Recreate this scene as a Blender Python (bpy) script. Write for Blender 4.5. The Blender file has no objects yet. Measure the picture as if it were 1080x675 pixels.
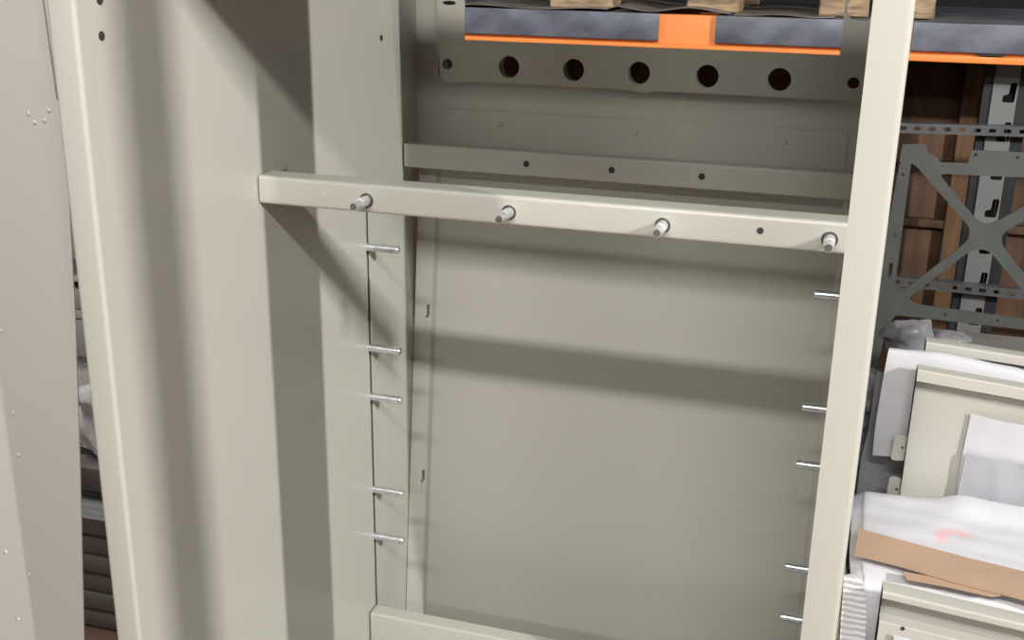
import bpy, bmesh, math, random
from mathutils import Vector, Matrix, noise
random.seed(7)
scn = bpy.context.scene
C = scn.collection
PI = math.pi

# ------------------------------------------------------------------ camera
F = 1173.1467
CR = Vector((0.95550998, 0.29452908, 0.01591560))     # camera right
CD = Vector((0.10743214, -0.29726384, -0.94873207))   # camera down
CF = Vector((-0.27469805, 0.90823281, -0.31568045))   # camera forward
CAM = Vector((0.79364, 0.0, 1.55))
cd = bpy.data.cameras.new('camera'); cam = bpy.data.objects.new('camera', cd); C.objects.link(cam)
cd.sensor_width = 36; cd.lens = F / 1080 * 36; cd.clip_start = .02
mw = Matrix((CR, -CD, -CF)).transposed().to_4x4(); mw.translation = CAM
cam.matrix_world = mw
scn.camera = cam

def U(x, y, X=None, Y=None, Z=None):
    """measured photo point -> place on a known plane of the room (metres)"""
    d = CR * ((x - 540) / F) + CD * ((y - 337.5) / F) + CF
    if X is not None: t = (X - CAM.x) / d.x
    elif Y is not None: t = (Y - CAM.y) / d.y
    else: t = (Z - CAM.z) / d.z
    return CAM + d * t

# ------------------------------------------------------------------ materials
def newmat(name):
    m = bpy.data.materials.new(name); m.use_nodes = True
    nt = m.node_tree; b = nt.nodes['Principled BSDF']
    return m, nt, b
def mat(name, col, rough=.5, metal=0., var=.06, vscale=6., bump=.0, bscale=300., spec=.5, stretch=None, darkcol=None):
    m, nt, b = newmat(name)
    tc = nt.nodes.new('ShaderNodeTexCoord'); mp = nt.nodes.new('ShaderNodeMapping')
    nt.links.new(tc.outputs['Object'], mp.inputs['Vector'])
    if stretch: mp.inputs['Scale'].default_value = stretch
    n = nt.nodes.new('ShaderNodeTexNoise'); n.inputs['Scale'].default_value = vscale; n.inputs['Detail'].default_value = 6
    nt.links.new(mp.outputs[0], n.inputs['Vector'])
    cr = nt.nodes.new('ShaderNodeValToRGB')
    lo = darkcol or tuple(c * (1 - var) for c in col); hi = tuple(min(1, c * (1 + var)) for c in col)
    cr.color_ramp.elements[0].color = (*lo, 1); cr.color_ramp.elements[0].position = .35
    cr.color_ramp.elements[1].color = (*hi, 1); cr.color_ramp.elements[1].position = .65
    nt.links.new(n.outputs['Fac'], cr.inputs['Fac']); nt.links.new(cr.outputs[0], b.inputs['Base Color'])
    b.inputs['Roughness'].default_value = rough; b.inputs['Metallic'].default_value = metal
    b.inputs['Specular IOR Level'].default_value = spec
    if bump:
        n2 = nt.nodes.new('ShaderNodeTexNoise'); n2.inputs['Scale'].default_value = bscale; n2.inputs['Detail'].default_value = 3
        nt.links.new(mp.outputs[0], n2.inputs['Vector'])
        bp = nt.nodes.new('ShaderNodeBump'); bp.inputs['Strength'].default_value = bump; bp.inputs['Distance'].default_value = .002
        nt.links.new(n2.outputs['Fac'], bp.inputs['Height']); nt.links.new(bp.outputs[0], b.inputs['Normal'])
    return m
M = {}
M['coat'] = mat('powder_coat', (.456, .449, .401), .27, var=.012, vscale=2, bump=.05, bscale=500, spec=.5)
M['coat_back'] = M['coat']
M['coat_door'] = mat('powder_coat_door', (.50, .482, .445), .42, var=.012, vscale=2, bump=.08, bscale=500, spec=.45)
M['cream'] = mat('cream_coat', (.49, .48, .43), .4, var=.015, vscale=2, bump=.06, bscale=500)
M['zinc'] = mat('zinc', (.72, .76, .80), .25, .9, var=.12, vscale=90, bump=.15, bscale=300)
M['bolt'] = mat('bolt_zinc', (.82, .83, .84), .38, .6, var=.08, vscale=90)
M['zincend'] = mat('cut_steel', (.22, .22, .22), .45, .7, var=.2, vscale=100)
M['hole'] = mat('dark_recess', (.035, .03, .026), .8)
M['ring'] = mat('dark_washer', (.10, .10, .095), .45, .6)
M['slate'] = mat('slate_steel', (.15, .16, .195), .42, .25, var=.35, vscale=9, bump=.15, bscale=60, stretch=(1, 1, 1.6))
M['orange'] = mat('orange_paint', (1.0, .30, .07), .42, var=.06, vscale=8, bump=.05, bscale=80)
M['steel'] = mat('grey_steel', (.115, .12, .115), .48, .35, var=.08, vscale=12)
M['galv'] = mat('galvanised', (.15, .155, .16), .42, .5, var=.12, vscale=25)
M['upright'] = mat('upright_paint', (.19, .195, .195), .5, .1, var=.08, vscale=12)
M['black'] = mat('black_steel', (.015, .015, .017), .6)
M['ply'] = mat('plywood', (.09, .046, .023), .75, var=.3, vscale=5, bump=.2, bscale=40, stretch=(6, 6, .6))
M['batten'] = mat('timber_batten', (.15, .085, .04), .75, var=.25, vscale=7, bump=.2, bscale=40, stretch=(8, 8, .5))
M['pallet'] = mat('pallet_wood', (.36, .255, .155), .85, var=.4, vscale=16, bump=.8, bscale=60, stretch=(1, 3, 5))
M['card'] = mat('cardboard', (.47, .32, .22), .8, var=.05, vscale=9, bump=.12, bscale=90)
M['cardedge'] = mat('cardboard_edge', (.33, .20, .11), .9)
M['darkcard'] = mat('dark_sheet', (.19, .17, .155), .6, var=.3, vscale=10)
M['greystack'] = mat('stack_edge', (.25, .235, .21), .55, var=.1, vscale=6)
M['plastic'] = mat('crumpled_plastic', (.20, .20, .21), .35, var=.12, vscale=10, bump=.7, bscale=25)
M['shelfgrey'] = mat('shelf_grey', (.40, .40, .39), .5, var=.05)
M['floor'] = mat('floor_concrete', (.20, .115, .085), .55, var=.25, vscale=5, bump=.1, bscale=50)
M['wall'] = mat('warehouse_wall', (.03, .028, .027), .9)

def foam_mat(name, col, freq, ax, pink=None, bs=.35):
    m, nt, b = newmat(name)
    g = nt.nodes.new('ShaderNodeNewGeometry')
    mp = nt.nodes.new('ShaderNodeMapping'); nt.links.new(g.outputs['Position'], mp.inputs['Vector'])
    mp.inputs['Rotation'].default_value = ax
    w = nt.nodes.new('ShaderNodeTexWave'); w.inputs['Scale'].default_value = freq; w.inputs['Distortion'].default_value = 2.5
    w.inputs['Detail'].default_value = 3; w.inputs['Detail Scale'].default_value = 1.5
    nt.links.new(mp.outputs[0], w.inputs['Vector'])
    n = nt.nodes.new('ShaderNodeTexNoise'); n.inputs['Scale'].default_value = 60; n.inputs['Detail'].default_value = 5
    nt.links.new(g.outputs['Position'], n.inputs['Vector'])
    ad = nt.nodes.new('ShaderNodeMath'); ad.operation = 'ADD'
    nt.links.new(w.outputs['Fac'], ad.inputs[0]); nt.links.new(n.outputs['Fac'], ad.inputs[1])
    bp = nt.nodes.new('ShaderNodeBump'); bp.inputs['Strength'].default_value = bs; bp.inputs['Distance'].default_value = .006
    nt.links.new(ad.outputs[0], bp.inputs['Height']); nt.links.new(bp.outputs[0], b.inputs['Normal'])
    b.inputs['Base Color'].default_value = (*col, 1); b.inputs['Roughness'].default_value = .6
    if pink:
        # a faint pink printed hook on the foam sheet: a ring cut to its upper left half
        c, r, wd = pink
        sub = nt.nodes.new('ShaderNodeVectorMath'); sub.operation = 'SUBTRACT'; sub.inputs[1].default_value = c
        nt.links.new(g.outputs['Position'], sub.inputs[0])
        sc = nt.nodes.new('ShaderNodeVectorMath'); sc.operation = 'MULTIPLY'; sc.inputs[1].default_value = (1, .9, 0)
        nt.links.new(sub.outputs[0], sc.inputs[0])
        ln = nt.nodes.new('ShaderNodeVectorMath'); ln.operation = 'LENGTH'; nt.links.new(sc.outputs[0], ln.inputs[0])
        s1 = nt.nodes.new('ShaderNodeMath'); s1.operation = 'SUBTRACT'; s1.inputs[1].default_value = r
        nt.links.new(ln.outputs['Value'], s1.inputs[0])
        ab = nt.nodes.new('ShaderNodeMath'); ab.operation = 'ABSOLUTE'; nt.links.new(s1.outputs[0], ab.inputs[0])
        mr = nt.nodes.new('ShaderNodeMapRange'); mr.inputs['From Min'].default_value = wd; mr.inputs['From Max'].default_value = wd * .3
        nt.links.new(ab.outputs[0], mr.inputs['Value'])
        sx = nt.nodes.new('ShaderNodeSeparateXYZ'); nt.links.new(sub.outputs[0], sx.inputs[0])
        # keep where y - x > small
        d = nt.nodes.new('ShaderNodeMath'); d.operation = 'SUBTRACT'; nt.links.new(sx.outputs[1], d.inputs[0]); 
        hx = nt.nodes.new('ShaderNodeMath'); hx.operation = 'MULTIPLY'; hx.inputs[1].default_value = .7; nt.links.new(sx.outputs[0], hx.inputs[0])
        nt.links.new(hx.outputs[0], d.inputs[1])
        mr2 = nt.nodes.new('ShaderNodeMapRange'); mr2.inputs['From Min'].default_value = -.012; mr2.inputs['From Max'].default_value = .004
        nt.links.new(d.outputs[0], mr2.inputs['Value'])
        mu = nt.nodes.new('ShaderNodeMath'); mu.operation = 'MULTIPLY'
        nt.links.new(mr.outputs[0], mu.inputs[0]); nt.links.new(mr2.outputs[0], mu.inputs[1])
        m3 = nt.nodes.new('ShaderNodeMath'); m3.operation = 'MULTIPLY'; m3.inputs[1].default_value = .5; nt.links.new(mu.outputs[0], m3.inputs[0])
        mx = nt.nodes.new('ShaderNodeMix'); mx.data_type = 'RGBA'
        mx.inputs['A'].default_value = (*col, 1); mx.inputs['B'].default_value = (.95, .42, .42, 1)
        nt.links.new(m3.outputs[0], mx.inputs['Factor']); nt.links.new(mx.outputs['Result'], b.inputs['Base Color'])
    return m

# ------------------------------------------------------------------ helpers
def tag(o, label=None, cat=None, group=None, kind=None):
    if label: o['label'] = label
    if cat: o['category'] = cat
    if group: o['group'] = group
    if kind: o['kind'] = kind
    return o
def empty(name, loc, label, cat, group=None):
    o = bpy.data.objects.new(name, None); C.objects.link(o); o.location = loc; o.empty_display_size = .1
    return tag(o, label, cat, group)
def smooth(me, ang=35):
    for p in me.polygons: p.use_smooth = True
    try: me.set_sharp_from_angle(angle=math.radians(ang))
    except Exception: pass
def link(name, me, m, parent=None, origin=None):
    """mesh is in world coordinates; put the origin at `origin` or at its centre bottom"""
    if parent is not None: org = Vector(parent_world(parent))
    else:
        xs = [v.co.x for v in me.vertices]; ys = [v.co.y for v in me.vertices]; zs = [v.co.z for v in me.vertices]
        org = Vector(origin) if origin else Vector(((min(xs)+max(xs))/2, (min(ys)+max(ys))/2, min(zs)))
    me.transform(Matrix.Translation(-org))
    o = bpy.data.objects.new(name, me); C.objects.link(o)
    ms = m if isinstance(m, (list, tuple)) else [m]
    for q in ms: me.materials.append(q)
    if parent is not None: o.parent = parent
    else: o.location = org
    return o
def parent_world(p):
    v = Vector(p.location)
    while p.parent: p = p.parent; v += Vector(p.location)
    return v
def B():
    return bmesh.new()
def fin(name, bm, m, parent=None, ang=35, **k):
    bmesh.ops.recalc_face_normals(bm, faces=bm.faces)
    me = bpy.data.meshes.new(name); bm.to_mesh(me); bm.free(); smooth(me, ang)
    return link(name, me, m, parent, **k)
def abox(bm, a, b, bev=0., seg=2, mi=0, rot=None):
    a = Vector(a); b = Vector(b); c = (a + b) / 2; s = b - a
    t = bmesh.new()
    bmesh.ops.create_cube(t, size=1, matrix=Matrix.Diagonal((abs(s.x), abs(s.y), abs(s.z), 1)))
    if bev: bmesh.ops.bevel(t, geom=t.edges[:], offset=bev, segments=seg, profile=.5, affect='EDGES')
    mt = Matrix.Translation(c)
    if rot is not None: mt = mt @ rot
    t.transform(mt); merge(bm, t, mi)
def merge(bm, t, mi=0):
    vm = [bm.verts.new(v.co) for v in t.verts]
    t.verts.index_update()
    for f in t.faces:
        try:
            nf = bm.faces.new([vm[v.index] for v in f.verts]); nf.material_index = mi if mi else f.material_index
        except ValueError: pass
    t.free()
def acyl(bm, p0, p1, r, seg=20, mi=0, r2=None, bev=0):
    p0 = Vector(p0); p1 = Vector(p1); d = p1 - p0
    t = bmesh.new()
    bmesh.ops.create_cone(t, cap_ends=True, segments=seg, radius1=r, radius2=r if r2 is None else r2, depth=d.length)
    t.transform(Matrix.Translation((p0 + p1) / 2) @ d.to_track_quat('Z', 'Y').to_matrix().to_4x4())
    merge(bm, t, mi)
def adome(bm, c, n, r, h, seg=14):
    c = Vector(c); n = Vector(n).normalized(); q = n.to_track_quat('Z', 'Y').to_matrix()
    rings = []
    for k in range(4):
        a = k / 4 * PI / 2
        rings.append([bm.verts.new(c + q @ Vector((r*math.cos(a)*math.cos(2*PI*i/seg), r*math.cos(a)*math.sin(2*PI*i/seg), h*math.sin(a)))) for i in range(seg)])
    top = bm.verts.new(c + n * h)
    for k in range(3):
        for i in range(seg): bm.faces.new((rings[k][i], rings[k][(i+1) % seg], rings[k+1][(i+1) % seg], rings[k+1][i]))
    for i in range(seg): bm.faces.new((rings[3][i], rings[3][(i+1) % seg], top))
    bm.faces.new(rings[0][::-1])
def circle(cx, cy, r, n=28, ry=None):
    ry = ry or r
    return [(cx + r*math.cos(2*PI*i/n), cy + ry*math.sin(2*PI*i/n)) for i in range(n)]
def roundpoly(pts, r, seg=4):
    """round the corners of a 2-D polygon; r is a number or a list"""
    out = []; n = len(pts)
    for i in range(n):
        p = Vector(pts[i]).to_2d(); a = Vector(pts[i-1]).to_2d(); b = Vector(pts[(i+1) % n]).to_2d()
        rr = r[i] if isinstance(r, (list, tuple)) else r
        if rr <= 0: out.append(tuple(p)); continue
        da = (a - p); db = (b - p); k = min(rr, da.length*.49, db.length*.49)
        s = p + da.normalized()*k; e = p + db.normalized()*k
        for j in range(seg+1):
            t = j/seg; out.append(tuple(s*(1-t)**2 + p*2*t*(1-t) + e*t*t))
    return out
def plate_mesh(loops, thick, M4):
    """flat sheet with real cut-outs: the first loop is the outline, the others are holes"""
    cu = bpy.data.curves.new('tmp', 'CURVE'); cu.dimensions = '2D'; cu.fill_mode = 'BOTH'; cu.extrude = thick / 2
    for l in loops:
        s = cu.splines.new('POLY'); s.points.add(len(l) - 1); s.use_cyclic_u = True
        for i, p in enumerate(l): s.points[i].co = (p[0], p[1], 0, 1)
    o = bpy.data.objects.new('tmp', cu); C.objects.link(o)
    dg = bpy.context.evaluated_depsgraph_get()
    me = bpy.data.meshes.new_from_object(o.evaluated_get(dg))
    bpy.data.objects.remove(o); bpy.data.curves.remove(cu)
    bm = bmesh.new(); bm.from_mesh(me)
    bmesh.ops.remove_doubles(bm, verts=bm.verts, dist=1e-6)
    bmesh.ops.recalc_face_normals(bm, faces=bm.faces)
    bm.transform(M4)
    return bm
def XZ(Y):   # local (x, y, z) -> world (x, Y+z.., y)
    return Matrix(((1, 0, 0, 0), (0, 0, 1, Y), (0, 1, 0, 0), (0, 0, 0, 1)))
def YZ(X):   # local (x, y) -> world (X, x, y)
    return Matrix(((0, 0, 1, X), (1, 0, 0, 0), (0, 1, 0, 0), (0, 0, 0, 1)))
def plate(name, loops, thick, M4, m, parent=None, **k):
    return fin(name, plate_mesh(loops, thick, M4), m, parent, ang=30, **k)
def sweep(path, th, a, b, mapf):
    """open 2-D sheet-metal profile `path` given thickness th, extruded from a to b; mapf(u,v,w)->world"""
    n = len(path); P = [Vector(p).to_2d() for p in path]; off = []
    for i in range(n):
        d1 = (P[i]-P[i-1]).normalized() if i else (P[1]-P[0]).normalized()
        d2 = (P[i+1]-P[i]).normalized() if i < n-1 else d1
        nn = Vector((-(d1+d2).y, (d1+d2).x)).normalized(); c = max(.4, nn.dot(Vector((-d1.y, d1.x))))
        off.append(P[i] + nn*th/c)
    bm = bmesh.new(); ring = P + off[::-1]
    va = [bm.verts.new(mapf(p.x, p.y, a)) for p in ring]; vb = [bm.verts.new(mapf(p.x, p.y, b)) for p in ring]
    m = len(ring)
    for i in range(m): bm.faces.new((va[i], va[(i+1) % m], vb[(i+1) % m], vb[i]))
    for i in range(n-1):
        bm.faces.new((va[i], va[i+1], va[m-2-i], va[m-1-i])); bm.faces.new((vb[i], vb[i+1], vb[m-2-i], vb[m-1-i]))
    return bm
def arcpath(pts, r, seg=5):
    out = [tuple(pts[0])]
    for i in range(1, len(pts)-1):
        p = Vector(pts[i]).to_2d(); a = Vector(pts[i-1]).to_2d(); b = Vector(pts[i+1]).to_2d()
        s = p + (a-p).normalized()*r; e = p + (b-p).normalized()*r
        for j in range(seg+1):
            t = j/seg; out.append(tuple(s*(1-t)**2 + p*2*t*(1-t) + e*t*t))
    out.append(tuple(pts[-1])); return out
def sheet(ctrl, nu, nv, th, amp=0., ns=8., seed=0, close=False):
    """soft sheet through a grid of control points, Catmull-Rom in both directions, with thickness"""
    def cr(p, t):
        n = len(p)-1; x = t*n; i = min(int(x), n-1); f = x-i
        g = lambda k: p[max(0, min(n, k))]
        a, b, c, d = g(i-1), g(i), g(i+1), g(i+2)
        return .5*((2*b) + (c-a)*f + (2*a-5*b+4*c-d)*f*f + (3*b-a-3*c+d)*f**3)
    G = [[Vector(q) for q in r] for r in ctrl]
    rows = [[cr(r, j/nu) for j in range(nu+1)] for r in G]
    grid = [[cr([rows[k][j] for k in range(len(rows))], i/nv) for j in range(nu+1)] for i in range(nv+1)]
    bm = bmesh.new(); vs = []
    for i in range(nv+1):
        vs.append([])
        for j in range(nu+1):
            p = grid[i][j]
            a = grid[min(i+1, nv)][j]-grid[max(i-1, 0)][j]; b = grid[i][min(j+1, nu)]-grid[i][max(j-1, 0)]
            nrm = a.cross(b); nrm = nrm.normalized() if nrm.length > 1e-9 else Vector((0, 0, 1))
            h = noise.noise(Vector((p.x*ns+seed, p.y*ns*1.3, p.z*ns)))*amp + noise.noise(Vector((p.x*ns*3, p.y*ns*3+seed, p.z*ns*3)))*amp*.35
            vs[-1].append(bm.verts.new(p + nrm*h))
    for i in range(nv):
        for j in range(nu): bm.faces.new((vs[i][j], vs[i][j+1], vs[i+1][j+1], vs[i+1][j]))
    bm.normal_update()
    back = [[bm.verts.new(v.co - v.normal*th) for v in r] for r in vs]
    for i in range(nv):
        for j in range(nu): bm.faces.new((back[i][j], back[i+1][j], back[i+1][j+1], back[i][j+1]))
    for i in range(nv):
        bm.faces.new((vs[i][0], vs[i+1][0], back[i+1][0], back[i][0])); bm.faces.new((vs[i+1][nu], vs[i][nu], back[i][nu], back[i+1][nu]))
    for j in range(nu):
        bm.faces.new((vs[0][j+1], vs[0][j], back[0][j], back[0][j+1])); bm.faces.new((vs[nv][j], vs[nv][j+1], back[nv][j+1], back[nv][j]))
    return bm

# ================================================================== SETTING
bm = B(); abox(bm, (-6, -9, -.1), (7, 9, 0)); tag(fin('floor', bm, M['floor']), kind='structure')
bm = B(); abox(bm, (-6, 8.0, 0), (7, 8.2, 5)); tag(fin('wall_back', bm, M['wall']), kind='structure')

# ================================================================== ENCLOSURE (the cabinet shell)
W = .8
enc = empty('electrical_enclosure', (.4, 1.5, 0), 'large empty beige-grey metal cabinet shell, open at the front, with studs and cross bars', 'cabinet')
EZ0, EZ1 = 0.0, 2.10
ident = lambda u, v, w: Vector((u, v, w))
# left front post and side sheet: one folded sheet
pth = arcpath([(-.036, 1.12), (-.036, 1.0205), (0.0, 1.0205), (0.0, 1.734)], .006, 6)
pth = [(-.036, 1.12)] + [(p[0], p[1]) for p in pth[1:]]
lp = fin('front_side_panel', sweep(pth, .0018, EZ0, EZ1, ident), M['coat'], enc, ang=50)
# punched holes in the front side panel: dark recess + bright rim
for (x, y) in ((107, 38), (105, 0)):
    c = U(x, y, X=0.0)
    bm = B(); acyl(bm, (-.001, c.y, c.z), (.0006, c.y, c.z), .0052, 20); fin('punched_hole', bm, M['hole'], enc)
# rear side panel (gap line to the front sheet below the cross bar; slanted rear edge)
edge = lambda z: 1.862 + .137 * (1.464 - z)
ztop = 2.05
poly = [(1.7455, 0), (1.885, 0), (1.885, .23), (1.955, .83), (edge(.85), .85), (edge(ztop), ztop), (1.7342, ztop), (1.7342, 1.165), (1.7475, 1.16)]
plate('rear_side_panel', [poly], .0018, YZ(-.0009), M['coat'], enc)
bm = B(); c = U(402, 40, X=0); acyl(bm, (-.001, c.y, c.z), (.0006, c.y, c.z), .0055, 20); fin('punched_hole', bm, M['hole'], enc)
# recessed rear corner flange behind the slanted edge
def corner_flange(x0, sgn):
    bm = B()
    zs = [.85, 1.16, 1.5, ztop]
    prev = None
    for z in zs:
        a = bm.verts.new((x0, edge(z), z)); b = bm.verts.new((x0 - sgn*.024, 2.06, z)); 
        if prev: bm.faces.new((prev[0], prev[1], b, a))
        prev = (a, b)
    bmesh.ops.recalc_face_normals(bm, faces=bm.faces)
    bmesh.ops.solidify(bm, geom=bm.faces[:], thickness=.002)
    return bm
bm = B(); abox(bm, (-.0075, 1.728, 0), (-.006, 1.760, 1.20)); fin('seam_backing', bm, M['coat'], enc)  # strip added to catch light so the seam looks less dark
fin('corner_flange', corner_flange(-.0005, 1), M['coat'], enc)
# outer skins
bm = B(); abox(bm, (-.0385, 1.11, 0), (-.0365, 2.08, EZ1)); fin('outer_skin', bm, M['coat'], enc)
# right front post (open right side behind it) 
rp = [(W-.002, 1.0228), (W-.002, 1.0205), (W+.0305, 1.0205), (W+.0305, 1.14)]
rp = [rp[1]] + arcpath(rp[1:], .004, 4)[1:]
fin('front_post', sweep(rp, -.0018, EZ0, EZ1, ident), M['coat'], enc, ang=50)
# right rear side strip carrying the right hand studs, widened forward to block the side lamp
polyr = [(1.445, 0), (1.885, 0), (1.885, .23), (1.955, .83), (edge(.85), .85), (edge(ztop), ztop), (1.445, ztop)]
plate('rear_side_panel', [polyr], .0018, YZ(W+.0129), M['coat'], enc)
fin('corner_flange', corner_flange(W+.0125, -1), M['coat'], enc)

# ---- cross bar with four bolts
def channel(name, y0, z0, z1, depth, x0, x1, r=.006, holes=()):
    # U-profile (open at the back), path from top back over the front to the bottom back
    pth = arcpath([(y0+depth, z1), (y0, z1), (y0, z0), (y0+depth, z0)], r, 6)
    return sweep(pth, .002, x0, x1, lambda u, v, w: Vector((w, u, v)))
zb0, zb1, yb = 1.2035, 1.2435, 1.3740
bm = channel('c', yb, zb0, zb1, .042, .0025, W+.02)
abox(bm, (.0012, yb+.036, zb1-.006), (.0028, yb+.083, zb1+.001), .0004)
abox(bm, (.0012, yb+.004, zb0+.002), (.0028, yb+.038, zb1-.004), .0004)
cb = fin('cross_bar', bm, M['coat'], enc, ang=40)
tag(cb, label='front cross bar with four protruding bolts')
for X in (.167, .3712, .5756, .7806):
    bm = B(); z = 1.2212
    acyl(bm, (X, yb-.0012, z), (X, yb+.001, z), .0100, 28)
    w = fin('washer', bm, M['ring'], cb)
    bm = B()
    acyl(bm, (X, yb-.0235, z), (X, yb+.006, z), .0072, 24)
    acyl(bm, (X, yb-.032, z), (X, yb-.0235, z), .0052, 24, r2=.0066)
    acyl(bm, (X, yb-.043, z), (X, yb-.032, z), .0056, 24)
    acyl(bm, (X, yb-.0436, z), (X, yb-.043, z), .0048, 20, mi=1)
    fin('bolt', bm, [M['bolt'], M['zincend']], cb)
for (X, z) in ((.1043, 1.227), (.6972, 1.225)):
    bm = B(); acyl(bm, (X, yb-.0004, z), (X, yb+.001, z), .0042 if X > .5 else .003, 18)
    fin('small_hole', bm, M['hole'] if X > .5 else M['coat_door'], cb)  # left hole is a lighter disc, its highlight put into the colour

# ---- rear rail
bm = channel('c', 1.906, 1.1635, 1.2070, .022, .003, W+.011, .004)
rr = fin('rear_rail', bm, M['coat'], enc, ang=40)
for (x, y) in ((555, 174), (645, 181), (740, 187.5)):
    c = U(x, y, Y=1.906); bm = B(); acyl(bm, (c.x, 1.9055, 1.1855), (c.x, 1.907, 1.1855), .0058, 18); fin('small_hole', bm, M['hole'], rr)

# ---- bottom rail and pan
bm = channel('c', 1.7005, .268, .3315, .030, .004, W+.011, .005)
fin('bottom_rail', bm, M['coat'], enc, ang=40)
bm = B(); abox(bm, (.002, 1.03, .270), (W-.001, 1.700, .2735), .001); fin('base_pan', bm, M['coat'], enc)
# ---- top front bar (above the view, throws the band of shade on the back plate)
bm = channel('c', 1.0225, 1.658, 1.95, .03, .0025, W+.034); fin('top_header', bm, M['coat'], enc, ang=40)
bm = channel('c', 1.0225, 2.035, 2.10, .03, .0025, W+.034); fin('top_bar', bm, M['coat'], enc, ang=40)

# ---- leaning back panel
LY = lambda z: 1.974 - .109 * (1.05 - z)
pth = arcpath([(.0015, 0), (.036, 0), (.0415, .011), (.792, .011), (.798, 0), (.8105, 0)], .0015, 2)
bm = sweep(pth, -.0015, .02, 1.168, lambda u, v, w: Vector((u, LY(w)+v, w)))
bp_ = fin('back_panel', bm, M['coat_back'], enc, ang=50)
for (x, y, s) in ((451.5, 333, 1), (446, 507, 1)):
    c = U(x, y, Y=LY(.8)); c = U(x, y, Y=LY(c.z))
    bm = B(); yy = LY(c.z) - .0012
    abox(bm, (c.x-.0018, yy-.0008, c.z+.001), (c.x+.0036, yy+.0008, c.z+.024))
    abox(bm, (c.x-.0050, yy-.0006, c.z-.004), (c.x+.0008, yy+.0008, c.z+.001))
    fin('keyhole_slot', bm, M['zincend'], bp_)
    bm = B(); abox(bm, (c.x-.0072, yy-.004, c.z-.027), (c.x-.0028, yy+.0008, c.z-.003), .0008); fin('slot_tongue', bm, M['coat_door'], bp_)
# lower spacer so that the pan and the panel meet
# ---- upper rear wall, window behind the punched plate
zwall = 1.160
poly = [(-.03, zwall), (.83, zwall), (.83, ztop), (.818, ztop), (.818, 1.385), (.070, 1.385), (.070, ztop), (-.03, ztop)]
hl = [(.054, 1.3462), (.1751, 1.3462), (0, 0), (0, 0), (0, 0), (.663, 1.3445), (.7855, 1.3446)]
px_ = [(472, 67), (537, 70), (605, 74), (674, 77), (746, 81), (822, 85), (900, 88)]
HX = [U(x, y, Y=2.0).x for x, y in px_]
rear_holes = [circle(X + .0005, 1.3452, .0225 if 0 < i < 6 else .0125, 28) for i, X in enumerate(HX)]
plate('rear_wall', [poly] + rear_holes, .0018, XZ(2.031), M['coat_back'], enc)
poly = [(.036, 1.19), (.786, 1.19), (.786, 1.258), (.036, 1.258)]
plate('joint_strip', [roundpoly(poly, .003)], .0018, XZ(2.0285), M['coat_back'], enc)
for (x, y) in ((527, 132), (670, 141.5), (827, 152)):
    c = U(x, y, Y=2.0276); bm = B(); adome(bm, (c.x, 2.0276, 1.2345), (0, -1, 0), .0058, .003); fin('rivet', bm, M['coat'], enc)
c = U(448, 124, Y=2.02); bm = B(); adome(bm, (.004, 2.030, c.z), (0, -1, 0), .0055, .003); fin('rivet', bm, M['coat'], enc)
# punched plate with round holes and a raised lip along the lower edge
def bump_edge():
    zb = 1.3165; pts = [(.040, 1.322), (.046, zb)]
    for cx in (.066, .425, .797):
        pts += [(cx-.022, zb), (cx-.012, zb-.0045), (cx+.012, zb-.0045), (cx+.022, zb)]
    pts += [(.835, zb), (.835, 1.62), (.7585, 1.62), (.7585, 1.3905), (.0885, 1.3905), (.0885, 1.62), (.036, 1.62), (.034, 1.40)]
    return pts
holes = [circle(X, 1.3452, .0198 if 0 < i < 6 else .0098, 32) for i, X in enumerate(HX)]
c = U(909, 8, Y=2.0); holes.append(circle(c.x, c.z, .0235, 36))
c = U(474, 3, Y=2.0); holes.append(circle(c.x, c.z, .013, 24, .0038))
gp = plate('punched_plate', [bump_edge()] + holes, .0025, XZ(2.0), M['coat_back'], enc)
bm = B(); abox(bm, (.044, 2.0, 1.3150), (.800, 2.028, 1.3165)); fin('plate_flange', bm, M['coat_back'], gp)
bm = B(); abox(bm, (.0335, 2.0, 1.322), (.035, 2.028, 1.62)); fin('plate_flange', bm, M['coat_back'], gp)
# ---- side studs
for z in (1.0512, .8635, .7680, .5796, .4802):
    bm = B(); acyl(bm, (-.003, 1.7372, z), (.0585, 1.7372, z), .0072, 22); acyl(bm, (.0585, 1.7372, z), (.0602, 1.7372, z), .0072, 22, r2=.006)
    fin('stud', bm, M['zinc'], enc)
for z in (1.0453, .854, .7522, .5595, .4602):
    bm = B(); acyl(bm, (W+.001, 1.7372, z), (W-.0355, 1.7372, z), .0072, 22); acyl(bm, (W-.0355, 1.7372, z), (W-.037, 1.7372, z), .0072, 22, r2=.006)
    fin('stud', bm, M['zinc'], enc)

# ================================================================== NEIGHBOUR PANEL (left)
YD = 1.10
door = empty('sheet_metal_panel', (-.4, YD, 0), 'tall flat light grey sheet metal panel with small rivets standing left of the cabinet shell', 'panel')
ed = [(63, 107), (72, 186), (80, 340), (85, 500), (89, 675)]
E3 = [U(x, y, Y=YD) for x, y in ed]
n1 = U(60, 105, Y=YD); n0 = U(45, 0, Y=YD)
out = [(-.75, .02), (-.165, .02)] + [(p.x, p.z) for p in reversed(E3)] + [(n1.x, n1.z), (n0.x, n0.z), (n0.x-.02, 1.9), (-.75, 1.9)]
plate('face_sheet', [out], .002, XZ(YD), M['coat_door'], door)
a = U(61, 108, Y=YD+.004); b0 = U(48, 0, Y=YD+.004)
bm = B()
q = [(n1.x-.003, n1.z+.0035), (n1.x+.012, n1.z+.0035), (n0.x+.016, 1.49), (n0.x+.03, 1.9), (n0.x-.02, 1.9), (n0.x-.003, 1.49)]
plate('edge_flange', [q], .002, XZ(YD+.004), M['coat_door'], door)
bm.free()
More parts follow.
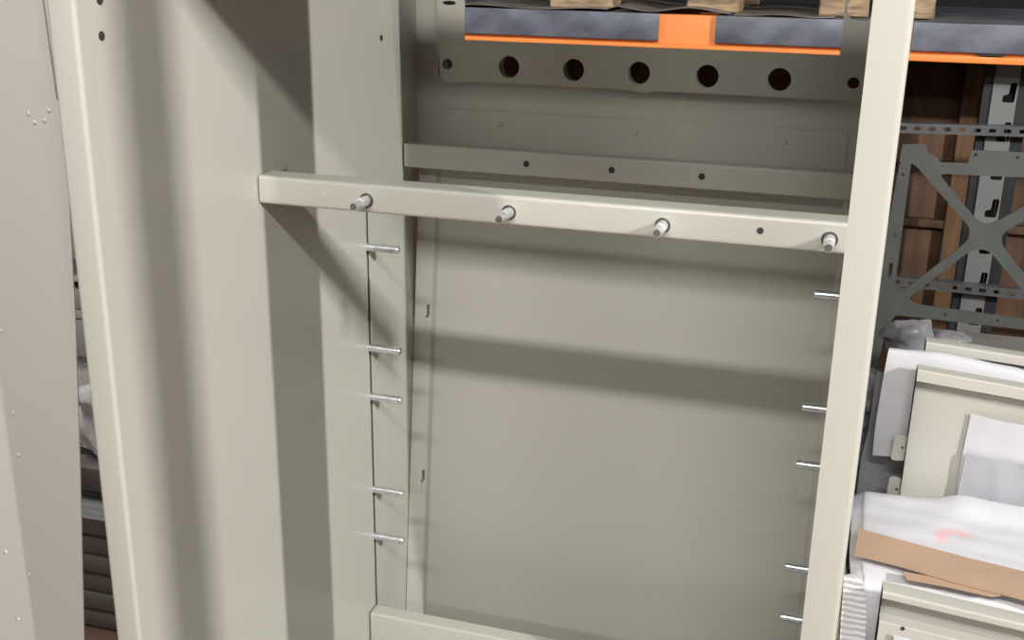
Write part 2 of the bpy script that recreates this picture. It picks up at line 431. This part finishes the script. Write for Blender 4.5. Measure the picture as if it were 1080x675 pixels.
bm = B(); abox(bm, (-.752, YD, .02), (-.748, YD+.035, 1.9)); fin('side_flange', bm, M['coat_door'], door)
for (x, y) in ((30, 120), (36.5, 129), (47, 127), (51.5, 116.5), (14, 436), (19.5, 480), (6, 582), (31, 606), (19, 653), (1, 349)):
    c = U(x, y, Y=YD-.001); bm = B(); adome(bm, c, (0, -1, 0), .0030, .0018, 12); fin('rivet', bm, M['coat_door'], door)

# ================================================================== BEHIND THE GAP ON THE LEFT: stack on the floor
gx0, gx1 = -1.15, -.40
zz = 0.0
for k in range(6):
    h = .050
    bm = B()
    off = random.uniform(-.004, .004)
    abox(bm, (gx0+off, 1.90+off, zz+.0035), (gx1+off, 2.55+off, zz+h-.0035), .004, 2)
    abox(bm, (gx0+.01+off, 1.91+off, zz), (gx1-.01+off, 2.54+off, zz+h), 0)
    lbl = ['grey folded metal panel at the very bottom of the floor stack',
           'grey folded metal panel, second from the bottom of the floor stack',
           'grey folded metal panel, third from the bottom of the floor stack',
           'grey folded metal panel, third from the top of the floor stack',
           'grey folded metal panel, second from the top of the floor stack',
           'topmost grey folded metal panel of the floor stack, under the grey sheet'][k]
    tag(fin('folded_panel', bm, M['greystack']), lbl, 'panel', 'grey panels stacked on the floor')
    zz += h
zs = zz
bm = sheet([[(gx0-.01, 1.885, zs+.004), (-.78, 1.885, zs+.004), (gx1, 1.885, zs+.004)], [(gx0, 2.2, zs+.018), (-.78, 2.2, zs+.03), (gx1, 2.2, zs+.018)], [(gx0, 2.5, zs+.012), (-.78, 2.5, zs+.014), (gx1, 2.5, zs+.012)]], 20, 12, .003, .003)
tag(fin('packing_sheet', bm, foam_mat('packing_grey', (.30, .30, .30), 14, (0, 0, 1.57))), 'dull grey ribbed packing sheet on top of the floor stack behind the gap', 'packing sheet')
M['foamL'] = foam_mat('foam_left', (.80, .79, .80), 10, (0, 0, .4))
def lump(name, c, s, m, label, cat, seed=0, amp=.3):
    bm = bmesh.new(); bmesh.ops.create_icosphere(bm, subdivisions=4, radius=1)
    for v in bm.verts:
        n = v.co.normalized(); k = 1 + amp*noise.noise(n*1.7+Vector((seed, 0, 0))) + amp*.35*noise.noise(n*5+Vector((0, seed, 0)))
        p = Vector([math.copysign(abs(q)**.6, q) for q in n])
        v.co = Vector((p.x*s[0]*k, p.y*s[1]*k, p.z*s[2]*(k if n.z > 0 else 1)))
    zmin = min(v.co.z for v in bm.verts)
    bm.transform(Matrix.Translation(Vector(c) - Vector((0, 0, zmin))))
    return tag(fin(name, bm, m, ang=80), label, cat)
bm = B(); abox(bm, (-1.1, 1.95, zs+.034), (-.45, 2.4, zs+.095), .004)
tag(fin('dark_tray', bm, M['darkcard']), 'dark flat tray between the ribbed sheet and the crumpled foam on the floor stack', 'tray')
lump('foam_bundle', (-.70, 2.12, zs+.095), (.25, .15, .09), M['foamL'], 'crumpled white foam wrap lying on the floor stack seen through the gap', 'foam wrap', 3)
# a workbench frame further back in the same gap
wb = empty('storage_shelf', (-1.5, 2.9, 0), 'grey metal storage shelf far back in the gap left of the cabinet shell', 'shelf')
for z0, z1, m in ((.28, .405, 'shelfgrey'), (.41, .438, 'cream'), (.442, .505, 'shelfgrey'), (.533, .545, 'cream'), (.61, .76, 'shelfgrey'), (.92, 1.04, 'shelfgrey')):
    bm = B(); abox(bm, (-2.3, 2.82, z0), (-.75, 3.2 if z1-z0 < .05 else 2.86, z1), .003); fin('shelf_board', bm, M[m], wb)
for X in (-2.3, -.79):
    for Yq in (2.80, 3.18):
        bm = B(); abox(bm, (X, Yq, 0), (X+.04, Yq+.04, 1.3), .003); fin('leg', bm, M['upright'], wb)
bm = B(); abox(bm, (-2.3, 2.82, .085), (-.75, 3.2, .10), .003); fin('shelf_board', bm, M['upright'], wb)
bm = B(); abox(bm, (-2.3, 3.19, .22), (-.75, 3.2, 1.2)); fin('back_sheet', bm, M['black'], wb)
lump('foam_roll', (-1.55, 2.98, .10), (.34, .12, .07), M['foamL'], 'white rolled foam lying on the low shelf behind the floor stack', 'foam wrap', 9, .15)

# ================================================================== PALLET RACK BEHIND
rk = empty('pallet_rack', (.6, 3.2, 0), 'warehouse pallet rack with an orange load beam and grey punched uprights behind the cabinet shell', 'rack')
pth = [(3.045, 1.3955), (2.998, 1.3955), (2.998, 1.322), (2.985, 1.320), (2.985, 1.306), (3.045, 1.306), (3.045, 1.3955)]
bm = sweep(arcpath(pth, .0018, 3), -.0015, -.62, 2.05, lambda u, v, w: Vector((w, u, v)))
fin('load_beam', bm, M['orange'], rk, ang=40)
bm = B(); abox(bm, (-.62, 3.95, 1.306), (2.05, 4.0, 1.39), .002); fin('load_beam', bm, M['orange'], rk)
def upright(X, Y):
    w, z1 = .060, 1.392
    loops = [[(X-w/2, 0), (X+w/2, 0), (X+w/2, z1), (X-w/2, z1)]]
    z = .2
    while z < 1.30:
        cx = X + .012
        loops.append(roundpoly([(cx-.016, z), (cx+.012, z), (cx+.015, z+.050), (cx-.001, z+.050), (cx-.003, z+.020), (cx-.016, z+.018)], .005, 2))
        z += .100
    u = plate('upright', loops, .002, XZ(Y), M['upright'], rk)
    bm = B(); abox(bm, (X-w/2, Y, 0), (X-w/2+.002, Y+.07, z1)); abox(bm, (X+w/2-.002, Y, 0), (X+w/2, Y+.07, z1)); fin('upright_side', bm, M['black'], u)
    bm = B(); abox(bm, (X-w/2-.022, Y+.004, 0), (X-w/2-.001, Y+.03, z1)); abox(bm, (X+w/2+.001, Y+.004, 0), (X+w/2+.030, Y+.03, z1)); fin('upright_edge', bm, M['black'], u)
    bm = B(); abox(bm, (X-w/2-.0+.004, Y+.066, 0), (X+w/2-.004, Y+.069, z1)); fin('upright_back', bm, M['black'], u)
ux = U(1055, 130, Y=3.12).x
upright(ux, 3.12); upright(-.60, 3.12); upright(ux, 3.93); upright(-.60, 3.93)
# perforated strut rails
def strut(p0, p1, Y, name='perforated_strut', h=.026):
    a = U(*p0, Y=Y); b = U(*p1, Y=Y); L = (b-a).length; ang = math.atan2(b.z-a.z, b.x-a.x)
    loops = [[(-.1, -h/2), (L+.35, -h/2), (L+.35, h/2), (-.1, h/2)]]
    x = -.08
    while x < L+.3:
        loops.append(roundpoly([(x, -.005), (x+.018, -.005), (x+.018, .005), (x, .005)], .0045, 3)); x += .036
    mt = XZ(Y) @ Matrix.Translation((a.x, a.z, 0)) @ Matrix.Rotation(ang, 4, 'Z')
    bm = plate_mesh(loops, .002, mt)
    t = bmesh.new(); abox(t, (-.1, h/2-.002, 0), (L+.35, h/2, .025)); abox(t, (-.1, -h/2, 0), (L+.35, -h/2+.002, .025)); t.transform(mt); merge(bm, t)
    return fin(name, bm, M['galv'], rk)
strut((952, 135), (1080, 139), 3.08); strut((946, 297), (1080, 311), 3.08)

# deck panels
def deck(x0, x1, label):
    r = empty('steel_deck_panel', ((x0+x1)/2, 3.4, 1.396), label, 'deck panel', 'steel deck panels on the orange beam')
    pth = arcpath([(3.98, 1.428), (3.98, 1.4275), (2.984, 1.4275-.029), (2.984, 1.329), (2.996, 1.327)], .002, 3)
    pth = arcpath([(3.98, 1.3985), (2.982, 1.3985), (2.982, 1.329), (2.994, 1.328)], .003, 3)
    bm = sweep(pth, .0015, x0, x1, lambda u, v, w: Vector((w, u, v+.0002)))
    fin('folded_deck', bm, M['slate'], r, ang=40); return r
# beam top sits just under the deck
deck(-.60, .2785, 'worn blue-grey steel deck panel over the orange beam, left of the bare orange stretch')
deck(.4265, .905, 'worn blue-grey steel deck panel over the orange beam, right of the bare orange stretch')
deck(.9085, 1.95, 'worn blue-grey steel deck panel at the right picture edge beyond the cabinet post')
c = U(1046, 60, Y=2.98)
bm = B(); abox(bm, (c.x-.03, 2.978, 1.3245), (c.x+.03, 2.9835, 1.3305)); fin('dark_slot', bm, M['black'], rk)  # dark slot at the deck lip, put in as a black strip

# pallet above: only its feet reach into view
pl = empty('wooden_pallet', (.5, 3.4, 1.40), 'rough wooden pallet standing on the steel deck, only the feet of it in view', 'pallet')
def block(x0, x1, y0, z0, y1=None):
    bm = B(); abox(bm, (x0, y0, z0), (x1, (y1 or y0+.12), z0+.10), .004, 2)
    bmesh.ops.subdivide_edges(bm, edges=bm.edges[:], cuts=2, use_grid_fill=True)
    for v in bm.verts: v.co += Vector([random.uniform(-.0012, .0012) for _ in range(3)])
    fin('block', bm, M['pallet'], pl, ang=20)
for (a, b, yl) in ((573, 640, 5), (720, 776, 9), (862, 916, 17), (955, 986, 25)):
    p = U(a, yl, Y=3.0); q = U(b, yl, Y=3.0)
    block(p.x, q.x, 3.07, 1.4015)
    block(p.x, q.x, 3.6, 1.4015)
bm = B()
for k in range(4): abox(bm, (-.3+.0, 3.02+k*.2, 1.503), (1.2, 3.13+k*.2, 1.523), .002)
fin('deck_boards', bm, M['pallet'], pl)
# thin warped sheets lying on the deck
def warped(x0, x1, z, a, label, seed):
    n = 9; rows = []
    for yv in (2.984, 3.2, 3.5):
        rows.append([(x0+(x1-x0)*i/(n-1), yv+.004*math.sin(i+seed), z + a*(.5+.5*math.sin(i*1.1+seed))) for i in range(n)])
    tag(fin('thin_sheet', sheet(rows, 40, 6, .0018), M['darkcard'], ang=60), label, 'sheet', 'thin dark sheets on the steel deck')
warped(-.30, .14, 1.402, .006, 'thin dark warped sheet on the steel deck at left of the wooden feet', 0)
warped(.16, .46, 1.4045, .012, 'thin dark sheet bowed upwards beside the bare orange stretch of the beam', 2)
warped(.47, .72, 1.402, .004, 'thin dark flat sheet on the steel deck before the third wooden foot', 4)
# things under the deck: a timber crate wall
cr = empty('wooden_crate', (.9, 3.6, 0), 'large dark brown plywood crate with upright timber battens standing under the rack deck', 'crate')
bm = B(); abox(bm, (-.55, 3.42, .02), (2.0, 3.80, 1.27), .004); fin('plywood_board', bm, M['ply'], cr)
for (a, b) in ((1008, 1027),):
    p = U(a, 150, Y=3.40).x; q = U(b, 150, Y=3.40).x
    bm = B(); abox(bm, (p, 3.385, .02), (q, 3.42, 1.27), .003); fin('batten', bm, M['batten'], cr)
p = U(1028, 150, Y=3.4).x; q = U(1041, 150, Y=3.4).x
bm = B(); abox(bm, (p, 3.40, .02), (q, 3.42, 1.27), .003); fin('batten', bm, M['ply'], cr)
for X in (-.5, .0, U(746, 81, Y=3.4).x+.05):
    bm = B(); abox(bm, (X, 3.385, .02), (X+.06, 3.42, 1.27), .003); fin('batten', bm, M['batten'], cr)
z = U(1000, 238, Y=3.385).z
bm = B(); abox(bm, (.6, 3.39, z-.012), (1.9, 3.42, z+.012), .003); fin('batten', bm, M['ply'], cr)

# X shaped laser cut plate
YX = 2.6
xo = [(952, 152), (976, 152), (979, 161), (989, 166), (991, 171), (1021, 172), (1024, 158), (1145, 164), (1155, 520), (1133, 520), (1132, 353), (1080, 347.5), (945, 332), (935, 345), (924, 392), (870, 700), (852, 700)]
o1 = [(961, 171), (967, 176), (1023, 240), (1022, 250), (1018, 256), (953, 306), (944, 301)]
o2 = [(990, 183), (1123, 189), (1120, 196), (1052, 233), (1040, 237), (1030, 232)]
o3 = [(957, 315), (1021, 266), (1032, 262), (1044, 265), (1090, 320), (1126, 345), (1080, 336), (968, 321)]
o4 = [(1056, 247), (1126, 203), (1133, 210), (1131, 330), (1122, 336), (1102, 316), (1057, 259)]
def cv(l, r=.006):
    return roundpoly([(lambda p: (p.x, p.z))(U(x, y, Y=YX)) for x, y in l], r, 3)
loops = [cv(xo, .004), cv(o1, .014), cv(o2, .014), cv(o3, .012), cv(o4, .014)]
for (x, y, r) in ((1029, 163, .0035), (1073, 166, .0035), (952, 184, .003), (944, 248, .003), (997, 331, .0035), (1052, 338, .0035), (949, 172, .0025)):
    c = U(x, y, Y=YX); loops.append(circle(c.x, c.z, r, 14))
c = U(939, 286, Y=YX); loops.append(roundpoly([(c.x-.004, c.z-.02), (c.x+.004, c.z-.02), (c.x+.004, c.z+.02), (c.x-.004, c.z+.02)], .003, 2))
xp = plate('cross_braced_plate', loops, .004, XZ(YX), M['steel'])
tag(xp, 'dark grey laser-cut steel plate with an X-shaped brace standing right of the cabinet post', 'steel plate')

# ================================================================== RIGHT STACK
# bundle wrapped in foam
M['foam'] = foam_mat('white_foam', (.66, .66, .70), 5.5, (0, 0, 1.72), pink=(tuple(U(1008, 570, Z=.605)), .024, .014), bs=.2)
M['foam2'] = foam_mat('white_foam_thin', (.56, .56, .59), 6, (0, 0, .2), bs=.10)
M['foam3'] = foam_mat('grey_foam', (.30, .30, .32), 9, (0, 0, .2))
M['foam4'] = foam_mat('ribbed_foam', (.72, .72, .74), 30, (0, 1.57, 0))
bx = B(); abox(bx, (.885, 1.675, .13), (1.62, 1.945, .58), .01)
tag(fin('panel_bundle', bx, M['cream']), 'block of flat panels hidden under the white foam wrap at the lower right', 'panel')
pb = empty('pallet', (1.2, 1.85, 0), 'low wooden pallet carrying the foam wrapped panels at the lower right', 'pallet')
for yq in (1.50, 1.9, 2.3):
    bm = B(); abox(bm, (.88, yq, 0), (1.66, yq+.09, .10), .003); fin('runner', bm, M['pallet'], pb)
for k in range(6):
    bm = B(); abox(bm, (.88+k*.135, 1.48, .102), (.98+k*.135, 2.45, .122), .002); fin('deck_board', bm, M['pallet'], pb)
# foam wrap over the block: back edge -> top -> rounded front -> drape
T = lambda x, y, z: tuple(U(x, y, Z=z))
bk = [(.868, 1.985, .586), (.884, 1.99, .594), (.90, 1.985, .60), (1.0, 1.99, .602), (1.05, 1.985, .618), (1.10, 1.985, .614), (1.2, 1.98, .612), (1.35, 1.98, .605), (1.55, 1.98, .60)]
def row(y, dz, dx=0):
    return [(x+(dx if i < 2 else 0), y, z+dz) for i, (x, _, z) in enumerate(bk)]
rows = [[(x, y, z-.05) for x, y, z in bk], bk,
        [(x, 1.90, z if i < 3 else .606) for i, (x, _, z) in enumerate(bk)],
        [(x-.002, 1.80, min(z, .603)) for i, (x, _, z) in enumerate(bk)],
        [(x, 1.71, min(z, .598)) for i, (x, _, z) in enumerate(bk)],
        [(x+.004, 1.665, min(z, .585)-.006) for x, _, z in bk],
        [(x+.012, 1.648, min(z, .58)-.05) for x, _, z in bk],
        [(x+.035, 1.652, .47) for x, _, z in bk],
        [(x+.03, 1.655, .36) for x, _, z in bk]]
fw = fin('foam_wrap', sheet(rows, 90, 70, .003, .0042, 7, 2), M['foam'], ang=80)
tag(fw, 'thick white foam wrap with faint pink mark, under the brown cardboard strips', 'foam wrap')
# left hanging flap of the wrap
rows = [[(.863, y, .556) for y in (1.96, 1.88, 1.80, 1.72, 1.665)], [(.858, y, .50) for y in (1.965, 1.88, 1.80, 1.71, 1.655)],
        [(.872, y, .42) for y in (1.965, 1.88, 1.80, 1.71, 1.66)], [(.868, y, .30) for y in (1.965, 1.88, 1.80, 1.71, 1.66)]]
f2 = fin('foam_flap', sheet(rows, 30, 30, .002, .006, 14, 5), M['foam2'], fw, ang=80)
# cardboard strips on top
def strip(name, quad, z, th, label):
    P = [U(x, y, Z=z) for x, y in quad]
    bm = plate_mesh([[(p.x, p.y) for p in P]], th, Matrix.Translation((0, 0, z)))
    return tag(fin(name, bm, M['card']), label, 'cardboard', 'flat cardboard strips on the foam wrap')
strip('cardboard_strip', [(906, 558), (960, 573), (1020, 589), (1090, 606), (1150, 622), (1150, 652), (1090, 635), (1000, 612), (950, 597), (901, 585)], .6165, .0035, 'long flat brown cardboard strip lying on the white foam wrap')
strip('cardboard_strip', [(952, 603), (1000, 612), (1056, 628), (1045, 629), (1000, 619), (956, 611)], .6125, .002, 'small cardboard strip peeping out from under the long brown cardboard strip')

# ---- tray panels
def tray(name, tl, slope, Yf, depth, x1, zbot, lip, label, face_off=None, tabs=()):
    """folded tray: face sheet at the back, top flange coming forward and folded down as a lip"""
    r = empty(name, (tl.x+.2, Yf+depth, zbot), label, 'panel')
    sh = lambda u, v, w: Vector((w, u, v + slope*(w-tl.x)*(v-zbot)/(tl.z-zbot)))
    pth = arcpath([(Yf, tl.z-lip), (Yf, tl.z), (Yf+depth, tl.z), (Yf+depth, zbot)], .002, 3)
    fin('folded_sheet', sweep(pth, .0015, tl.x, x1, sh), M['cream'], r, ang=40)
    bm = B(); 
    vs = [(tl.x, Yf, tl.z-.003), (tl.x, Yf+depth, tl.z-.001), (tl.x, Yf+depth, zbot), (tl.x, Yf+depth*.5, zbot)]
    f = bm.faces.new([bm.verts.new(v) for v in vs]); bmesh.ops.solidify(bm, geom=[f], thickness=.0015)
    fin('side_flange', bm, M['cream'], r)
    for (x, y) in tabs:
        c = U(x, y, Y=Yf+depth)
        loops = [roundpoly([(c.x-.022, c.z-.028), (tl.x+.002, c.z-.026), (tl.x+.002, c.z+.024), (c.x-.019, c.z+.026)], .008, 4), circle(c.x-.004, c.z, .003, 14)]
        plate('tab', loops, .0018, XZ(Yf+depth*.8), M['cream'], r)
    return r
a = U(968, 390, Y=1.995); b = U(1080, 410, Y=1.995)
t2 = tray('tray_panel', a, (b.z-a.z)/(b.x-a.x), 1.995, .028, 1.55, .13, .021, 'cream folded tray panel with rounded side tabs standing upright behind the foam wrap', tabs=((954, 471), (948, 515)))
# tissue sheet on the tray's face
p = U(1024, 437, Y=2.019); q = U(1018, 482, Y=2.019)
rows = [[(p.x, 2.017, p.z+.003), (1.12, 2.012, p.z-.004), (1.25, 2.014, p.z-.008), (1.5, 2.016, p.z-.01)],
        [(p.x-.004, 2.017, q.z), (1.12, 2.014, q.z-.005), (1.25, 2.013, q.z-.008), (1.5, 2.016, q.z-.01)],
        [(p.x-.006, 2.018, .56), (1.12, 2.013, .56), (1.25, 2.014, .56), (1.5, 2.016, .56)]]
tag(fin('foam_sheet', sheet(rows, 24, 24, .0015, .002, 14, 8), M['foam2'], ang=80), 'white foam sheet stuck on the face of the front cream tray panel', 'foam sheet')
p0 = U(1019, 480, Y=2.0)
rows = [[(p0.x, 2.009, p0.z), (1.15, 2.006, p0.z-.006), (1.3, 2.008, p0.z-.01), (1.5, 2.01, p0.z-.012)],
        [(p0.x-.004, 2.007, .60), (1.15, 2.006, .60), (1.3, 2.007, .60), (1.5, 2.008, .60)],
        [(p0.x-.006, 2.006, .56), (1.15, 2.006, .56), (1.3, 2.006, .56), (1.5, 2.006, .56)]]
tag(fin('foam_sheet', sheet(rows, 24, 16, .0012, .003, 20, 3), foam_mat('foam_dull', (.38, .38, .41), 7, (0, 0, .2), bs=.15), ang=80), 'duller second foam layer below the white sheet on the tray panel', 'foam sheet')
# foam hanging over between the two trays
a1 = U(937, 369, Y=2.055); 
rows = [[(a1.x+.004, 2.075, a1.z-.004), (1.0, 2.075, a1.z-.004), (1.1, 2.075, a1.z-.016), (1.3, 2.075, a1.z-.04)],
        [(a1.x, 2.050, a1.z), (1.0, 2.052, a1.z-.002), (1.1, 2.052, a1.z-.013), (1.3, 2.052, a1.z-.038)],
        [(a1.x-.003, 2.046, a1.z-.05), (1.0, 2.043, a1.z-.05), (1.1, 2.043, a1.z-.06), (1.3, 2.045, a1.z-.08)],
        [(a1.x-.006, 2.046, a1.z-.14), (1.0, 2.043, a1.z-.14), (1.1, 2.043, a1.z-.14), (1.3, 2.045, a1.z-.16)],
        [(a1.x-.004, 2.050, a1.z-.212), (.965, 2.044, a1.z-.205), (1.1, 2.043, a1.z-.21), (1.3, 2.045, a1.z-.22)]]
tag(fin('foam_sheet', sheet(rows, 40, 30, .0025, .004, 12, 6), M['foam2'], ang=80), 'white foam sheet draped over the rear tray panel and hanging down at its left end', 'foam sheet')
# rear tray
a = U(977, 361, Y=2.095); b = U(1080, 377, Y=2.095)
tray('tray_panel', a, (b.z-a.z)/(b.x-a.x), 2.095, .03, 1.55, .13, .016, 'cream folded tray panel farthest back in the upright group, only its top edge showing')
bm = B(); abox(bm, (.95, 2.15, .123), (1.55, 2.42, .80), .01)
tag(fin('panel_bundle', bm, M['greystack']), 'block of stacked panels behind the rear tray panel, under the crumpled plastic film', 'panel')
# darker foam + crumpled plastic left behind
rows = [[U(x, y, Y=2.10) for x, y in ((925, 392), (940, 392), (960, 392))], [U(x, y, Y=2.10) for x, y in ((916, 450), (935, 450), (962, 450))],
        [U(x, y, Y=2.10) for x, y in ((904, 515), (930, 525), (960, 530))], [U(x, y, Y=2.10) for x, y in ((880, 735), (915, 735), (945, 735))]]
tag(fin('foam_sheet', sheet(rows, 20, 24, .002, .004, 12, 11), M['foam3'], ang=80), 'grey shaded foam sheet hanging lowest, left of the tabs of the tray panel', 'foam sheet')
rows = [[U(x, y, Y=2.18) for x, y in ((905, 392), (918, 391), (930, 398))], [U(x, y, Y=2.13) for x, y in ((903, 420), (914, 424), (926, 420))],
        [U(x, y, Y=2.15) for x, y in ((901, 450), (913, 450), (921, 452))], [U(x, y, Y=2.12) for x, y in ((896, 490), (906, 486), (916, 490))],
        [U(x, y, Y=2.13) for x, y in ((892, 535), (902, 535), (912, 535))], [U(x, y, Y=2.14) for x, y in ((866, 762), (876, 762), (886, 762))]]
tag(fin('plastic_film', sheet(rows, 30, 40, .001, .02, 26, 4), M['plastic'], ang=60), 'narrow crumpled grey plastic film hanging between cabinet post and foam sheets', 'plastic film')
def film(pts, Y, label, seed):
    rows = [[U(x, y, Y=Y+dy) for x, y, dy in r] for r in pts]
    tag(fin('plastic_film', sheet(rows, 30, 24, .001, .012, 18, seed), M['plastic'], ang=60), label, 'plastic film')
film([[(925, 350, .03), (945, 340, 0), (968, 337, 0), (980, 338, .02)], [(927, 356, 0), (950, 352, -.03), (968, 350, -.03), (984, 352, 0)], [(932, 364, 0), (950, 366, -.03), (965, 366, -.03), (984, 364, 0)], [(938, 385, 0), (950, 385, -.02), (968, 385, -.02), (985, 385, 0)]], 2.25,
     'crumpled grey plastic film lying above the rear tray panel below the X-braced plate', 1)
film([[(975, 354, .03), (990, 350, 0), (1005, 350, 0), (1022, 353, .02)], [(975, 360, 0), (990, 360, -.02), (1010, 358, -.02), (1026, 362, 0)], [(975, 380, 0), (990, 380, -.02), (1010, 380, -.02), (1030, 380, 0)]], 2.35,
     'small crumpled plastic film behind the rear tray panel, right of the larger film', 5)

# front lower tray leaning on the bundle
a = U(931, 624, Y=1.60); b = U(1080, 659, Y=1.60)
r3 = tray('tray_panel', a, (b.z-a.z)/(b.x-a.x), 1.60, .030, 1.50, .13, .0105, 'cream folded frame panel at the lower right corner in front of the foam wrap')
a2 = U(929, 655, Y=1.600)
sl = (b.z-a.z)/(b.x-a.x)
bm = sweep(arcpath([(1.626, a2.z), (1.600, a2.z), (1.600, .35)], .002, 3), .0015, a.x+.001, 1.5, lambda u, v, w: Vector((w, u, v+sl*(w-a.x))))
fin('lower_ledge', bm, M['cream'], r3, ang=40)
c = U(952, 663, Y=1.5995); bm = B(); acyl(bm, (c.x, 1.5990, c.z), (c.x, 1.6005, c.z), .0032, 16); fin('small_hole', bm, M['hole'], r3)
p = U(942, 668, Y=1.597)
rows = [[(p.x, 1.596, p.z), (1.05, 1.596, p.z-.012), (1.4, 1.596, p.z-.035)], [(p.x+.003, 1.594, p.z-.06), (1.05, 1.594, p.z-.06), (1.4, 1.594, p.z-.08)], [(p.x+.003, 1.597, .13), (1.05, 1.597, .13), (1.4, 1.597, .13)]]
tag(fin('foam_sheet', sheet(rows, 20, 12, .0012, .002, 12, 2), M['foam2'], ang=80), 'white foam sheet at the bottom picture edge on the front frame panel', 'foam sheet')
# ribbed foam edge and cardboard at the foot of the post
rows = [[(.866+.012*math.sin(k), 1.60+k*.0, .52-.06*j) for k in range(2)] for j in range(2)]
pts = [[(890, 606), (898, 606), (910, 612)], [(888, 640), (900, 640), (914, 640)], [(885, 680), (898, 680), (912, 680)], [(880, 720), (898, 720), (910, 720)], [(852, 960), (870, 960), (882, 960)]]
rows = [[U(x, y, Y=1.635) for x, y in r] for r in pts]
tag(fin('foam_sheet', sheet(rows, 16, 24, .002, .002, 20, 4), M['foam4'], ang=80), 'ribbed white foam sheet hanging below the wrap next to the cabinet post', 'foam sheet')
bm = B(); p = U(889, 640, Y=1.70); q = U(888, 675, Y=1.70)
abox(bm, (.846, 1.66, .001), (.862, 1.72, p.z+.03), .002); tag(fin('cardboard_edge', bm, M['card']), 'narrow brown cardboard edge showing between post and ribbed foam', 'cardboard')

# column added outside the view, blocks the side lamp to shade the left side panel
bm = B(); abox(bm, (2.48, .095, 0), (2.52, .131, 3.6), .002)
tag(fin('shadow_column', bm, M['upright']), 'slim square column added outside the view to cast a shadow band on the cabinet shell', 'column')
# ================================================================== LIGHT
def area(name, loc, target, sx, sy, power, col=(1, .975, .94), xdir=None):
    l = bpy.data.lights.new(name, 'AREA'); l.shape = 'RECTANGLE'; l.size = sx; l.size_y = sy; l.energy = power; l.color = col
    o = bpy.data.objects.new(name, l); C.objects.link(o)
    z = (Vector(loc) - Vector(target)).normalized(); x = Vector(xdir or (1, 0, 0)); x = (x - z*x.dot(z)).normalized(); y = z.cross(x)
    m = Matrix((x, y, z)).transposed().to_4x4(); m.translation = Vector(loc); o.matrix_world = m
    return o
LP = dict(near=97, far=88, side=275, amb=.085)
area('tube_row_near', (.9, -1.0, 3.1), (.5, 1.5, 1.2), 2.4, .09, LP['near'])
area('tube_row_far', (.7, -5.0, 3.85), (.5, 1.5, 1.3), 4.0, .2, LP['far'])
area('tube_side', (4.8, -.83, 3.2), (0, 1.47, 1.0), .45, .05, LP['side'], xdir=(4.8, -2.30, 0))
area('fill_left', (-1.5, 1.7, 2.7), (-1.2, 2.2, .4), 1.0, .1, 26, xdir=(0, 1, 0))  # added fill that brightens the gap on the left, no known lamp there
w = bpy.data.worlds.new('world'); scn.world = w; w.use_nodes = True
w.node_tree.nodes['Background'].inputs[0].default_value = (.95, .94, .92, 1)
w.node_tree.nodes['Background'].inputs[1].default_value = LP['amb']

vs = scn.view_settings
vs.view_transform = 'Standard'; vs.look = 'None'; vs.gamma = 1; vs.use_curve_mapping = False; vs.exposure = 0
